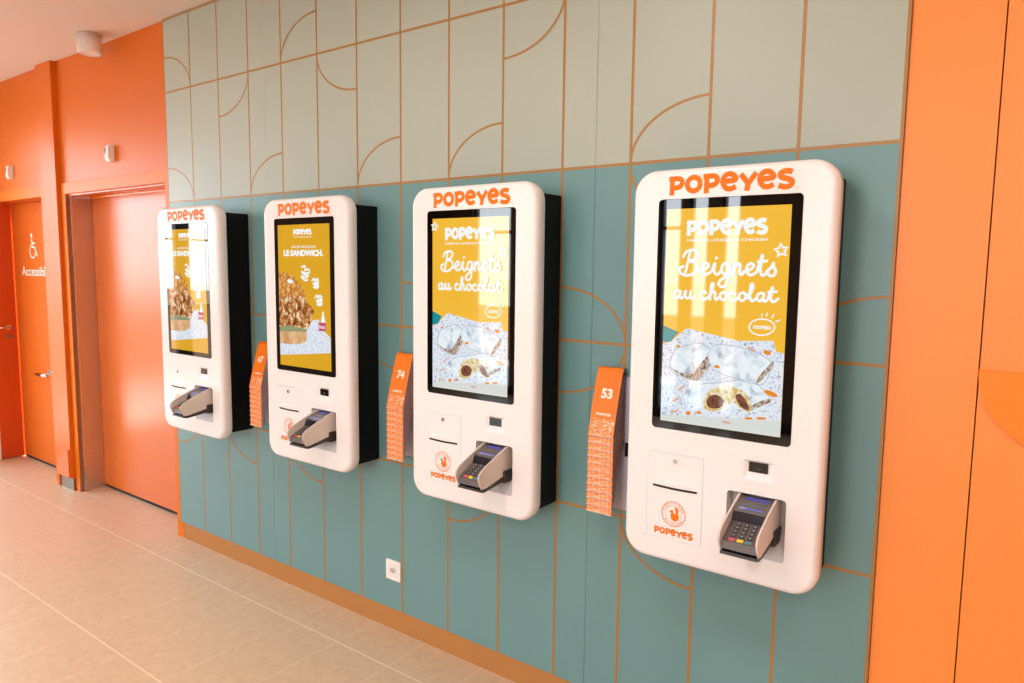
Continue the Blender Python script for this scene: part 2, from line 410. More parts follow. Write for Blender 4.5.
# door frame of the first opening: header, jambs
mb = MB()
mb.box(-1.62, .0, YW-.012, YW+.001, DH, DH+.085, 'orange_trim', .002)
mb.box(-1.62, D1L, YW-.012, YW+.001, 0, DH, 'orange_trim', .002)
struct(mb.build('trim_1'), 'bright orange frame round the right door recess')
mb = MB(); mb.box(-.048, .028, YW-.018, YW+.001, 0, DH, 'orange_trim', .002)
struct(mb.build('trim_2'), 'bright orange upright strip beside the teal panelling')
mb = MB(); mb.box(D1L-.001, D1L+.004, YW-.004, YW+.02, .0, DH-.012, 'steel_dark'); mb.box(D1L, D1L+.012, YW+.02, YW+.028, 0, DH-.012, 'chrome')
mb.box(D1L, D1L+.005, YW+.028, YD-.002, 0, DH-.012, 'steel')
struct(mb.build('trim_3'), 'brushed steel lining of the door recess')
mb = MB(); mb.box(D1L, D1R, .022, .027, .0002, .0012, 'grout'); struct(mb.build('trim_7'), 'thin pale joint across the floor under the right door recess')
mb = MB(); mb.box(D1L, D1R, YW+.01, YD, DH-.012, DH, 'orange_door'); struct(mb.build('trim_4'), 'orange soffit of the right door recess')
mb = MB(); mb.box(D1L+.006, D1R-.002, YD, YD+.045, .024, DH-.014, 'orange_door', .002); mb.box(D1L+.006, D1R-.002, YD+.006, YD+.04, .0005, .03, 'dark')  # dark strip stands in for the shadow under the door
d1 = struct(mb.build('door_1'), 'plain orange flush door in the steel-lined recess')
# second opening
mb = MB()
mb.box(XL, -1.95, YW-.012, YW+.001, DH, DH+.085, 'orange_trim', .002); mb.box(-1.99, -1.90, YW-.014, YW+.001, 0, DH, 'orange', .002)
struct(mb.build('trim_5'), 'orange frame round the left door recess')
mb = MB(); mb.box(D2L+.006, D2R-.002, YD-.03, YD+.02, .024, DH-.003, 'orange_door', .002); mb.box(D2L+.006, D2R-.002, YD-.024, YD+.015, .0005, .03, 'dark')  # dark strip again painted as the shade beneath the leaf
d2 = struct(mb.build('door_2'), 'orange door with white wheelchair symbol and the word Accessible')
yd = YD-.031
mb = MB()
font_text(mb, 'Accessible', -2.93, -2.36, 1.715, 1.80, yd, 'tag_white', .012); flat_build(mb, 'lettering', d2)
mb = MB(); cx = -2.66; cz = 1.97; k = .82
def sy(*p): return [(cx+a*k, cz+b*k) for a, b in p]
mb.poly([(a, yd, b) for a, b in ell(cx-.02*k, cz+.125*k, .02, .02, 16)], 'tag_white')
ribbon(mb, sy((-.02, .085), (-.015, .005), (.05, -.005), (.10, -.085)), .02, yd, 'tag_white')
ribbon(mb, sy((-.015, .045), (.05, .040)), .017, yd, 'tag_white')
ribbon(mb, smooth_line(sy((-.045, .015), (-.085, -.04), (-.05, -.105), (.02, -.108), (.062, -.06))), .014, yd, 'tag_white')
flat_build(mb, 'wheelchair_symbol', d2)
mb = MB(); z = .845
mb.tube((-2.43, yd, z+.02), (-2.43, yd-.012, z+.02), .03, 'chrome', 20); mb.tube((-2.43, yd-.01, z+.012), (-2.43, yd-.055, z+.005), .011, 'chrome')
mb.tube((-2.58, yd-.055, z), (-2.35, yd-.055, z+.002), .014, 'chrome', 14)
mb.build('door_handle', d2)['label'] = 'chrome lever handle'
# pilaster between the recesses
mb = MB()
mb.box(-1.90, -1.625, -.022, YW+.003, .10, H-.001, 'orange', .002); mb.box(-1.90, -1.865, -.020, YW, 0, .10, 'orange')
mb.box(-1.865, -1.622, -.010, YW, 0, .10, 'steel_dark')
pil = struct(mb.build('trim_6'), 'flat orange pilaster between the two door recesses with a metal foot')
mb = MB(); r = .222
q = [(-1.627, .112)]+ell(-1.627, .112, r, r*1.02, 20, 0, 180, 90)
mb.slab(q, -.040, -.0216, 'orange_door'); o = mb.build('quarter_disc_panel'); tag(o, 'small orange quarter-disc panel at the foot of the pilaster', 'wall decoration')

# left wall: narrow door leaf, then glazing
mb = MB()
mb.box(XL-.12, XL-.02, -.02, .3, 0, H, 'red_door'); mb.box(XL-.12, XL, -2.75, -.02, 2.95, H, 'white_wall'); mb.box(XL-.12, XL, -2.75, -.45, 0, .08, 'mullion'); mb.box(XL-.12, XL, -.45, -.02, 0, 2.95, 'white_wall'); mb.box(XL-.12, XL, YF, -2.75, 0, H, 'dark_wall')  # unseen white stretch beside the leaf, added as a pale reflection for door_2
struct(mb.build('wall_left'), 'left wall')
mb = MB(); mb.box(XL-.019, XL, -.018, .1685, .01, 2.94, 'red_door', .002); d3 = struct(mb.build('door_3'), 'red-orange door stile with lever handle at the left edge')
mb = MB(); hx = XL
mb.tube((hx, .098, 1.235), (hx+.012, .098, 1.235), .024, 'chrome', 18); mb.tube((hx+.01, .098, 1.235), (hx+.05, .098, 1.235), .009, 'chrome')
mb.tube((hx+.05, .104, 1.235), (hx+.05, -.02, 1.235), .009, 'chrome'); mb.tube((hx, .100, 1.15), (hx+.010, .100, 1.15), .022, 'steel_dark', 18)
mb.build('door_handle', d3)['label'] = 'chrome lever handle with a lock rose below'
mb = MB()
mb.box(XL-.10, XL-.03, -.49, -.45, .08, 2.95, 'mullion'); mb.box(XL-.10, XL-.03, -2.33, -2.17, .08, 2.95, 'mullion'); mb.box(XL-.10, XL-.03, -2.75, -2.71, .08, 2.95, 'mullion')
mb.box(XL-.10, XL-.03, -1.30, -1.26, .08, 2.95, 'mullion'); mb.box(XL-.09, XL-.05, -2.75, -.45, 2.10, 2.115, 'mullion')
struct(mb.build('window_1'), 'tall glazing in the left wall')

# front wall (behind the camera): glazed shop front
PANES = [(-2.25, -1.55), (-1.25, -1.05), (.28, .68), (.72, 1.02), (1.10, 1.36), (1.50, 1.74), (2.6, 4.2)]
mb = MB(); mb.box(XL, XR, YF-.15, YF, 3.0, H, 'white_wall'); mb.box(XL, XR, YF-.15, YF, 0, .12, 'mullion'); x = XL
for a, b in PANES+[(XR, XR)]: mb.box(x, a, YF-.15, YF, .12, 3.0, 'dark_wall'); x = b
struct(mb.build('wall_front'), 'shop front wall with glazed openings')
mb = MB()
for a, b in PANES:
    for u in (a, b-.04): mb.box(u, u+.04, YF-.12, YF-.05, .12, 3.0, 'mullion')
    mb.box(a, b, YF-.12, YF-.05, 2.32, 2.36, 'mullion')
struct(mb.build('window_2'), 'tall shop front glazing')
mb = MB(); mb.box(XR, XR+.15, YF, .5, 0, H, 'white_wall'); struct(mb.build('wall_right'), 'plain right wall')
mb = MB(); mb.box(-30, 30, -10.4, -10., -.12, 1.0, 'dark_wall'); mb.box(-7.4, -7., -9.9, 6, -.12, 1.15, 'dark_wall'); mb.box(-60, 60, -90, YF-.25, -.25, -.12, 'asphalt'); mb.box(-60, XL-.25, YF-.25, 40, -.25, -.12, 'asphalt')  # unseen low dark walls, added to darken the lower screen reflections
struct(mb.build('street_ground'), 'asphalt outside, with low dark walls added to shape reflections')

# ------------------------------------------------------------------ small things on the wall and ceiling
mb = MB(); mb.lathe([(.076, H-.0005), (.076, H-.118), (.070, H-.126), (.062, H-.128), (.058, H-.118)], 'white_matte', 32, (0, 0, -H))
o = mb.build('ceiling_spotlight'); o.location = (-.72, -.125, H); tag(o, 'white cylinder spotlight on the ceiling above the right orange door', 'ceiling light')
def sensor(x, z, label):
    t = thing('wall_sensor', (x, YW, z), label, 'sensor')
    mb = MB(); w = .026; h = .056
    mb.prismx([(.0, -h), (-.032, -h), (-.044, -h*.6), (-.044, h*.55), (-.032, h), (.0, h)], -w, w, 'white_matte'); mb.build('housing', t)
    mb = MB(); mb.poly([(-w*.95, -.0446, .032), (-w*.05, -.0446, .032), (-w*.5, -.0446, -.026)], 'black'); mb.poly([(-w-.0006, -.043, .032), (-w-.0006, -.014, .032), (-w-.0006, -.034, -.026)], 'black')
    flat_build(mb, 'lens', t)['label'] = 'black triangular lens'
    return t
sensor(-.775, 2.607, 'small white wall sensor above the right orange door')
sensor(-2.585, 2.597, 'small white wall sensor above the door marked Accessible')
t = thing('power_socket', (2.043, 0, .319), 'white square power socket low on the teal wall under the third kiosk', 'socket')
mb = MB(); mb.slab(rrect(-.050, .050, -.051, .051, .005), -.009, -.0008, 'white_matte'); mb.build('cover_plate', t)
mb = MB(); mb.slab(rrect(-.033, .033, -.033, .033, .004), -.0105, -.0092, 'white'); mb.build('insert', t)
mb = MB(); hexa = [(-.021, 0), (-.012, -.014), (.012, -.014), (.021, 0), (.012, .014), (-.012, .014)]
mb.slab(hexa, -.0112, -.0106, 'recess')
for a, b in ((-.010, 0), (.010, 0), (0, -.006)): mb.poly([(p, -.0114, q) for p, q in ell(a, b, .0025, .0025, 10)], 'dark')
mb.build('outlet', t)

# ------------------------------------------------------------------ self-order kiosks
G = (.568, 1.642, 2.7029, 3.755)
ZB0 = .838; ZT = 2.172; HW = .3275; YR = -.1525; YN = -.2125
ZC = 1.6894                     # screen centre
M['yel'] = screen_noise('screen_yellow', [(.0, (238, 178, 44)), (1., (250, 196, 70))], 3., 1.)
M['yel2'] = screen_noise('screen_mustard', [(.0, (222, 164, 24)), (1., (236, 178, 44))], 3., .93)
M['swhite'] = screen('screen_white', (246, 250, 250), 1.)
M['spaper'] = screen_noise('screen_paper', [(.36, (160, 168, 196)), (.43, (222, 230, 240)), (.64, (236, 242, 248)), (.72, (232, 206, 194))], 120., .97, 3., distort=.8)
M['stable'] = screen('screen_table', (222, 226, 220), .95)
M['steal'] = screen('screen_teal', (20, 150, 160), .9)
M['sdust'] = screen_noise('screen_sugar', [(.28, (168, 176, 190)), (.40, (214, 228, 238)), (.52, (240, 247, 252))], 24., .95, 7., distort=.6)
M['scrust'] = screen_noise('screen_crust', [(.35, (110, 84, 70)), (.50, (190, 168, 150)), (.65, (232, 226, 220))], 90., .9, 5.)
M['scrumb'] = screen_noise('screen_crumb', [(.35, (200, 160, 84)), (.50, (232, 208, 146)), (.62, (244, 236, 214))], 80., .95, 4.)
M['schoc'] = screen_noise('screen_chocolate', [(.35, (96, 54, 40)), (.65, (150, 96, 76))], 80., .9, 4.)
M['sblob'] = screen('screen_orange_print', (240, 142, 30), .95)
M['sline'] = screen('screen_sugar_shade', (176, 188, 204), .9)
M['spink'] = screen('screen_pink_print', (226, 176, 160), .95)
M['sbun'] = screen_noise('screen_bun', [(.30, (168, 92, 30)), (.48, (208, 136, 56)), (.66, (238, 196, 122))], 45., .95, 5.)
M['sbun_low'] = screen_noise('screen_bun_heel', [(.35, (206, 150, 96)), (.65, (236, 196, 146))], 18., .95, 4.)
M['schick'] = screen_noise('screen_fried_chicken', [(.34, (92, 46, 20)), (.45, (176, 106, 50)), (.55, (216, 160, 100)), (.62, (248, 230, 200))], 34., .95, 5., distort=.7)
M['slet'] = screen('screen_pickle', (150, 160, 120), .9)
M['sred'] = screen('screen_red_label', (206, 84, 120), .9)

def art_beignets(d, extra_star):
    e = iter([-.0007-.00012*i for i in range(60)])
    def layer(name, fn):
        mb = MB(); fn(mb, next(e)); flat_build(mb, name, d)
    layer('table_picture', lambda m, y: shape(m, [(-.199, -.354), (.199, -.354), (.199, -.28), (-.199, -.30)], y, 'stable'))
    layer('teal_corner_picture', lambda m, y: shape(m, [(-.199, -.030), (-.1455, -.050), (-.169, -.083), (-.199, -.0875)], y, 'steal'))
    layer('paper_picture', lambda m, y: shape(m, [(-.199, -.092), (-.169, -.083), (-.117, -.035), (.059, -.065), (.164, -.057), (.175, -.091), (.199, -.093), (.199, -.302), (-.199, -.335)], y, 'spaper'))
    def pastry(top, edge):
        def fn(m, y):
            shape(m, top, y, 'sdust', True); shape(m, edge, y-.0001, 'scrust', True); ribbon(m, smooth_line(top+top[:1]), .0022, y-.00005, 'sline')
        return fn
    layer('pastry_picture', pastry([(-.166, -.14), (-.148, -.107), (-.067, -.0815), (-.022, -.116), (-.033, -.152), (-.074, -.206), (-.166, -.180)],
                            [(-.166, -.172), (-.120, -.186), (-.087, -.178), (-.040, -.118), (-.018, -.122), (-.050, -.178), (-.078, -.207), (-.13, -.194)]))
    layer('pastry_picture', pastry([(-.042, -.114), (-.008, -.081), (.098, -.092), (.164, -.126), (.158, -.156), (.132, -.196), (.042, -.183), (-.020, -.162)],
                            [(.121, -.197), (.165, -.141), (.167, -.119), (.150, -.140), (.125, -.172)]))
    def bitten(m, y):
        shape(m, [(-.125, -.263), (-.074, -.2215), (.005, -.205), (.102, -.1875), (.162, -.233), (.156, -.252), (.1175, -.284), (.061, -.279), (-.030, -.302)], y, 'sdust', True)
        shape(m, [(.098, -.285), (.163, -.2495), (.159, -.237), (.113, -.262)], y-.0001, 'scrust', True)
        for c in ([(-.050, -.285), (-.045, -.255), (-.022, -.228), (.010, -.216), (.034, -.214), (.030, -.240), (.024, -.262), (.018, -.284), (-.006, -.299), (-.034, -.300)],
                  [(.030, -.214), (.055, -.216), (.084, -.226), (.104, -.256), (.108, -.282), (.086, -.286), (.062, -.270), (.048, -.262), (.036, -.270), (.026, -.262)]):
            shape(m, c, y-.0001, 'scrumb', True, 3)
        for c in ([(-.040, -.270), (-.030, -.252), (-.006, -.245), (.016, -.258), (.014, -.278), (-.006, -.290), (-.030, -.288)], [(.056, -.240), (.072, -.234), (.092, -.256), (.100, -.279), (.084, -.280), (.066, -.264)]):
            shape(m, c, y-.0002, 'schoc', True, 4)
        ribbon(m, smooth_line([(-.125, -.263), (-.074, -.2215), (.005, -.203), (.102, -.1875), (.162, -.233)]), .0022, y-.00015, 'sline')
    layer('pastry_picture', bitten); next(e)
    for a, b, rx, rz, r in [(.165, -.221, .022, .008, -.3), (-.1, -.317, .009, .007, 0), (-.064, -.310, .008, .006, 0), (.148, -.095, .012, .007, -.2), (-.009, -.153, .01, .005, 0), (.100, -.3075, .014, .004, .1), (.140, -.302, .016, .004, .1), (-.144, -.097, .008, .004, .3)]:
        layer('orange_mark', lambda m, y: shape(m, ell(a, b, rx, rz, 14, r), y, 'sblob'))
    for a, b, r in [(-.145, -.277, .5), (-.126, -.235, .7), (.101, -.088, -.5), (-.15, -.318, .3), (.03, -.33, 0)]:
        layer('pink_mark', lambda m, y: shape(m, ell(a, b, .017, .004, 10, r), y, 'spink'))
    layer('logo_lettering', lambda m, y: logo_word(m, 'POPEYES', -.128, .131, .268, .049, y, 'swhite'))
    layer('small_lettering', lambda m, y: font_text(m, 'FAMOUS LOUISIANA CHICKEN', -.126, .133, .2475, .2555, y, 'swhite', .02))
    layer('headline_lettering', lambda m, y: script_word(m, 'Beignets', -.142, .168, .142, .0365, .0088, y, 'swhite'))
    layer('headline_lettering', lambda m, y: script_word(m, 'au chocolat', -.165, .170, .062, .0262, .0082, y, 'swhite'))
    def badge(m, y):
        ribbon(m, ell(.128, -.017, .039, .025, 30, .08), .0042, y, 'swhite', closed=True)
        font_text(m, 'nouveau', .102, .155, -.024, -.012, y, 'swhite', .02)
        for a, b, c, d_ in [(.127, .016, .126, .024), (.141, .017, .143, .027), (.156, .013, .163, .024), (.170, .001, .181, .008)]: ribbon(m, [(a, b), (c, d_)], .0035, y, 'swhite')
    layer('badge', badge)
    layer('star', lambda m, y: star(m, .1753, .218, .021, .0072, y, 'swhite', 8))
    if extra_star: layer('star', lambda m, y: star(m, -.185, .322, .019, .007, y, 'swhite', -6))

def art_sandwich(d):
    e = iter([-.0007-.00012*i for i in range(60)])
    def layer(name, fn):
        mb = MB(); fn(mb, next(e)); flat_build(mb, name, d)
    layer('paper_picture', lambda m, y: shape(m, [(-.199, -.22), (.015, -.163), (.064, -.113), (.110, -.106), (.155, -.163), (.199, -.192), (.199, -.264), (-.05, -.290), (-.199, -.304)], y, 'spaper'))
    layer('bun_picture', lambda m, y: shape(m, smooth_line([(-.199, .1158), (-.137, .1166), (-.085, .102), (-.030, .067), (.004, .028), (.013, .004), (-.005, -.02), (-.10, -.03), (-.199, -.03)], sub=4), y, 'sbun'))
    layer('bun_picture', lambda m, y: shape(m, smooth_line([(-.199, -.165), (.0, -.165), (.0143, -.178), (.0176, -.207), (-.008, -.230), (-.107, -.242), (-.199, -.242)], sub=4), y, 'sbun_low'))
    layer('pickle_picture', lambda m, y: shape(m, [(-.199, -.150), (.028, -.148), (.016, -.172), (-.199, -.182)], y, 'slet'))
    layer('chicken_picture', lambda m, y: shape(m, smooth_line([(-.199, -.008), (-.10, .004), (-.001, -.001), (.039, -.036), (.078, -.0645), (.070, -.085), (.057, -.104), (.043, -.140), (.008, -.159), (-.10, -.150), (-.199, -.160)], sub=4), y, 'schick'))
    layer('highlight_picture', lambda m, y: shape(m, ell(-.105, .074, .024, .010, 16, -.1), y, 'swhite'))
    def bottle(m, y):
        shape(m, [(.128, -.120), (.138, -.085), (.140, -.066), (.149, -.066), (.152, -.085), (.163, -.120)], y, 'swhite'); shape(m, [(.110, -.120), (.165, -.117), (.164, -.160), (.112, -.163)], y, 'sred')
        font_text(m, 'hot', .118, .158, -.150, -.132, y-.0001, 'swhite', .02)
    layer('sauce_picture', bottle); next(e)
    def doodle(cx, cz, s, r):
        def fn(m, y):
            p = [(cx-s*.8, cz+s*.5), (cx-s*.3, cz+s*.85), (cx-s*.1, cz+s*.4), (cx+s*.3, cz+s*.75), (cx+s*.7, cz+s*.5), (cx+s*.1, cz+s*.15), (cx-s*.6, cz+s*.05), (cx-s*.1, cz-s*.1), (cx+s*.7, cz+s*.1), (cx+s*.2, cz-s*.35), (cx-s*.5, cz-s*.45), (cx+s*.2, cz-s*.65), (cx+s*.7, cz-s*.4)]
            p = [(cx+(a-cx)*math.cos(r)-(b-cz)*math.sin(r), cz+(a-cx)*math.sin(r)+(b-cz)*math.cos(r)) for a, b in smooth_line(p)]
            ribbon(m, p, .0085, y, 'swhite')
        return fn
    for q in [(.012, .112, .044, -.4), (.094, .066, .032, .05), (.117, -.016, .034, .1)]: layer('doodle', doodle(*q))
    layer('logo_lettering', lambda m, y: logo_word(m, 'POPEYES', -.072, .069, .304, .028, y, 'swhite'))
    layer('small_lettering', lambda m, y: font_text(m, 'FAMOUS LOUISIANA CHICKEN', -.07, .068, .2905, .2955, y, 'swhite', .02))
    layer('small_lettering', lambda m, y: font_text(m, 'CECI EST PLUS QU’UN', -.0905, .0995, .238, .250, y, 'swhite', .02))
    layer('headline_lettering', lambda m, y: font_text(m, 'LE SANDWICH.', -.151, .154, .199, .2305, y, 'swhite', .055))

def terminal_parts(t, off):
    """payment terminal with privacy wings, tilted down out of its recess"""
    x0, x1 = .078, .184; off = (off[0]+.008, off[1], off[2]+.005)
    mb = MB(); mb.prismx([(-.155, 1.105), (-.205, 1.120), (-.276, 1.096), (-.290, 1.060), (-.372, 1.022), (-.378, 1.000), (-.345, .992), (-.160, 1.030)], x0, x1, 'term')
    body = mb.build('card_terminal', t, off); body['label'] = 'taupe payment card terminal with cream wings'
    for a in (x0-.007, x1+.001):
        mb = MB(); prof = smooth_line([(-.160, 1.116), (-.200, 1.128), (-.250, 1.113), (-.310, 1.090), (-.366, 1.064), (-.384, 1.048), (-.387, 1.026), (-.368, .990)], sub=4)+[(-.345, .990), (-.160, 1.028)]
        mb.prismx(prof, a, a+.006, 'term_cream'); mb.build('side_wing', body, off)['label'] = 'cream side wing'
    mb = MB(); mb.prismx([(-.158, 1.029), (-.348, .989), (-.372, .989), (-.374, .980), (-.350, .974), (-.150, 1.000)], x0-.004, x1+.004, 'term_dark'); mb.build('base_plate', body, off)['label'] = 'dark base plate'
    mb = MB(); mb.box(.092, .198, -.168, -.235, .984, 1.034, 'term_dark', .004); mb.build('mounting_neck', body, off)
    def top(u, s, h=.0006):     # point on the sloping screen face
        a, b = Vector((-.205, 1.120)), Vector((-.276, 1.096)); p = a+(b-a)*s; n = Vector((-.32, .947)); p += n*h; return (u, p.x, p.y)
    def rect(mb, u0, u1, s0, s1, m, h=.0006): mb.poly([top(u0, s1, h), top(u1, s1, h), top(u1, s0, h), top(u0, s0, h)], m)
    mb = MB(); rect(mb, .098, .170, .06, .26, 'lcd_lit'); rect(mb, .095, .166, .52, .74, 'lcd'); rect(mb, .135, .168, .34, .44, 'lcd')
    rect(mb, .092, .168, .80, .95, 'lcd_lit', .0007)
    mb.build('terminal_display', body, off)
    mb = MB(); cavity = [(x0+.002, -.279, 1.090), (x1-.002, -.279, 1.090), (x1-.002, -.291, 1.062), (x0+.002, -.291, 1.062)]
    mb.poly([(a, b-.0006, c) for a, b, c in cavity], 'lcd'); mb.build('painted_cavity_shade', body, off)  # dark sheet painted on the step as the keypad cavity's shade
    def key(u, s, su, ss, m, name):
        a, b = Vector((-.290, 1.060)), Vector((-.372, 1.022)); d = (b-a); n = Vector((-.42, .907)); L = d.length; d.normalize(); mb = MB(); R = []
        for hh, k in ((0., 1.), (.003, 1.), (.0042, .8)):
            R.append([(u+p*k, (a+d*(s*L+q*k)+n*hh).x, (a+d*(s*L+q*k)+n*hh).y) for p, q in rrect(-su, su, -ss, ss, min(su, ss)*.6, 3)])
        mb.loft(R, m); mb.poly(R[-1], m)
        mb.poly([(u+p*.3, (a+d*(s*L+q*.35)+n*.0045).x, (a+d*(s*L+q*.35)+n*.0045).y) for p, q in rrect(-su, su, -ss, ss, min(su, ss)*.6, 3)], 'key_lit' if m == 'key' else m)
        mb.build(name, body, off)
    for i in range(4):
        for j in range(3): key(.106+.025*j, .12+.19*i, .0085, .0052, 'key', 'key')
    for j, m in enumerate(('key_red', 'key_yellow', 'key_green')): key(.106+.025*j, .88, .010, .0055, m, 'key')

def kiosk(g, label, art):
    t = thing('ordering_kiosk', (g, 0, ZB0), label, 'kiosk', 'self-order kiosks on the teal wall'); off = (0, 0, -ZB0)
    mb = MB(); mb.box(-.301, .301, -.0008, YR+.002, .875, 2.130, 'black', .004); mb.build('casing', t, off)['label'] = 'black rear casing'
    # white front shell with openings for the door, scanner and terminal recess
    mb = MB(); r = .080
    rings = []
    for yy, ins in ((YR, .012), (YR-.001, .004), (YR-.006, 0), (-.186, 0)): rings.append([(x, yy, z) for x, z in rrect(-HW+ins, HW-ins, ZB0+ins, ZT-ins, r-ins, 10)])
    for i in range(1, 7):
        a = i/6*PI/2; ins = .019*(1-math.cos(a)); yy = -.186-.0265*math.sin(a); rings.append([(x, yy, z) for x, z in rrect(-HW+ins, HW-ins, ZB0+ins, ZT-ins, r-ins, 10)])
    mb.loft(rings, 'white', smooth=True)
    front = rrect(-HW+.019, HW-.019, ZB0+.019, ZT-.019, r-.019, 10)
    glass = rrect(-.2315, .2315, ZC-.3845, ZC+.3845, .014); door = rrect(-.2405, -.0405, .9215, 1.2225, .003, 2); scan = rrect(.090, .188, 1.181, 1.246, .004, 3); rec = rrect(.040, .228, .935, 1.136, .012, 4)
    mb.fill([front, glass, door, scan, rec], lambda x, z: (x, YN, z), 'white')
    for l, dep in ((glass, .012), (door, .012)):
        mb.loft([[(x, YN, z) for x, z in l], [(x, YN+dep, z) for x, z in l]], 'white'); mb.fill([l], lambda x, z, d=dep: (x, YN+d, z), 'dark')
    back = rrect(-HW+.012, HW-.012, ZB0+.012, ZT-.012, r-.012, 10); mb.fill([back], lambda x, z: (x, YR, z), 'white', True)
    # scanner surround: sloping frame
    inn = rrect(.105, .166, 1.207, 1.240, .002, 3); mb.loft([[(x, YN, z) for x, z in scan], [(x, YN+.008, z) for x, z in inn]], 'white'); mb.fill([inn], lambda x, z: (x, YN+.008, z), 'white')
    mb.build('front_shell', t, off)['label'] = 'glossy white rounded front shell'
    # terminal recess: pocket whose bottom slopes out to the front
    mb = MB(); n = len(rec)
    def deep(x, z): return YN+.046*min(1, max(0, (z-.936)/.10))
    inr = [(.134+(x-.134)*.97, z) for x, z in rec]
    inr = [(x, min(z, 1.131)) for x, z in inr]
    cols = 9; rows = [.9352, .95, .97, .99, 1.01, 1.036, 1.06, 1.1, 1.131]
    mb.loft([[(x, YN, z) for x, z in rec], [(x, deep(x, z), z) for x, z in inr]], 'recess')
    mb.loft([[(x, deep(0, z), z) for x in (.0425, .2255)] for z in rows], 'recess', closed=False)
    mb.build('terminal_recess', t, off)['label'] = 'shaded grey recess'
    mb = MB(); mb.slab(rrect(.1055, .1655, 1.2075, 1.2395, .002, 3), YN+.0055, YN+.0075, 'glass_black'); mb.box(.128, .146, YN+.0045, YN+.0055, 1.216, 1.224, 'term_dark'); mb.build('scanner_window', t, off)['label'] = 'dark barcode scanner window'
    mb = MB(); mb.slab(rrect(-.2304, .2304, ZC-.3832, ZC+.3832, .013), YN-.0008, YN+.010, 'glass_black'); mb.build('screen_bezel', t, off)['label'] = 'black glass border of the screen'
    dsp = bpy.data.objects.new('display', None)
    mb = MB(); mb.box(-.19925, .19925, -.0004, .0006, -.35425, .35425, 'yel' if art[0] == 'b' else 'yel2')
    dsp = mb.build('display', t); dsp.location = (0, YN-.0016, ZC-.0027-ZB0)
    dsp['label'] = 'lit touch screen'
    if art[0] == 'b': art_beignets(dsp, art == 'bs')
    else: art_sandwich(dsp)
    mb = MB(); logo_word(mb, 'POPEYES', -.197, .203, 2.0885, .060, YN-.0006, 'logo')
    ribbon(mb, ell(.212, 2.089, .0035, .0035, 12), .001, YN-.0006, 'logo', closed=True); flat_build(mb, 'brand_lettering', t, off)['label'] = 'orange lettering'
    # receipt printer door
    mb = MB(); slot = smooth_line([(-.219, 1.100), (-.14, 1.0975), (-.060, 1.100)], sub=4); hole = slot+[(a, b+.0075) for a, b in reversed(slot)]
    mb.slab(rrect(-.2395, -.0415, .9225, 1.2215, .003, 2), YN-.0006, YN+.004, 'white'); rd = mb.build('receipt_door', t, off)
    mb = MB(); mb.fill([hole], lambda x, z: (x, YN-.0016, z), 'dark'); mb.loft([[(x, YN-.0016, z) for x, z in hole], [(x, YN-.0004, z) for x, z in hole]], 'dark'); mb.build('paper_slot', rd, off)['label'] = 'thin dark slot'
    mb = MB(); p = [(-.212, 1.1072), (-.066, 1.1072), (-.082, 1.130), (-.196, 1.130)]; q = [(-.204, 1.1085), (-.074, 1.1085), (-.090, 1.123), (-.188, 1.123)]
    mb.loft([[(x, YN-.0004, z) for x, z in p], [(x, YN-.005, z) for x, z in q]], 'white'); mb.poly([(x, YN-.005, z) for x, z in q], 'white')
    mb.build('slot_hood', rd, off)
    mb = MB(); mb.tube((-.14, YN-.0004, 1.198), (-.14, YN-.004, 1.198), .0085, 'chrome', 20); mb.box(-.1412, -.1388, YN-.0043, YN-.004, 1.1935, 1.2025, 'dark'); mb.build('lock', rd, off)['label'] = 'round chrome lock'
    mb = MB(); yy = YN-.0012; ribbon(mb, ell(-.14, 1.014, .0425, .0425, 40), .0028, yy, 'logo', closed=True); ribbon(mb, ell(-.14, 1.014, .0285, .0285, 32), .0010, yy, 'logo', closed=True)
    rooster(mb, -.138, 1.012, .047, yy, 'logo'); ring_text(mb, 'LOUISIANA', -.14, 1.014, .0355, 90, .0098, yy, 'logo'); ring_text(mb, 'KITCHEN', -.14, 1.014, .0355, 270, .0098, yy, 'logo', True)
    flat_build(mb, 'round_emblem', rd, off)['label'] = 'orange bird emblem in a ring'
    mb = MB(); logo_word(mb, 'POPEYES', -.209, -.069, .937, .0235, yy, 'logo'); flat_build(mb, 'emblem_lettering', rd, off)
    terminal_parts(t, off)
    return t
kiosk(G[3], 'white self-order kiosk nearest the right orange wall, pastry advert on screen', 'b')
kiosk(G[2], 'white self-order kiosk second from the right, pastry advert with a star in each upper corner', 'bs')
kiosk(G[1], 'white self-order kiosk second from the left, sandwich advert on screen', 's')
kiosk(G[0], 'white self-order kiosk farthest left beside the orange doors, sandwich advert on screen', 's')

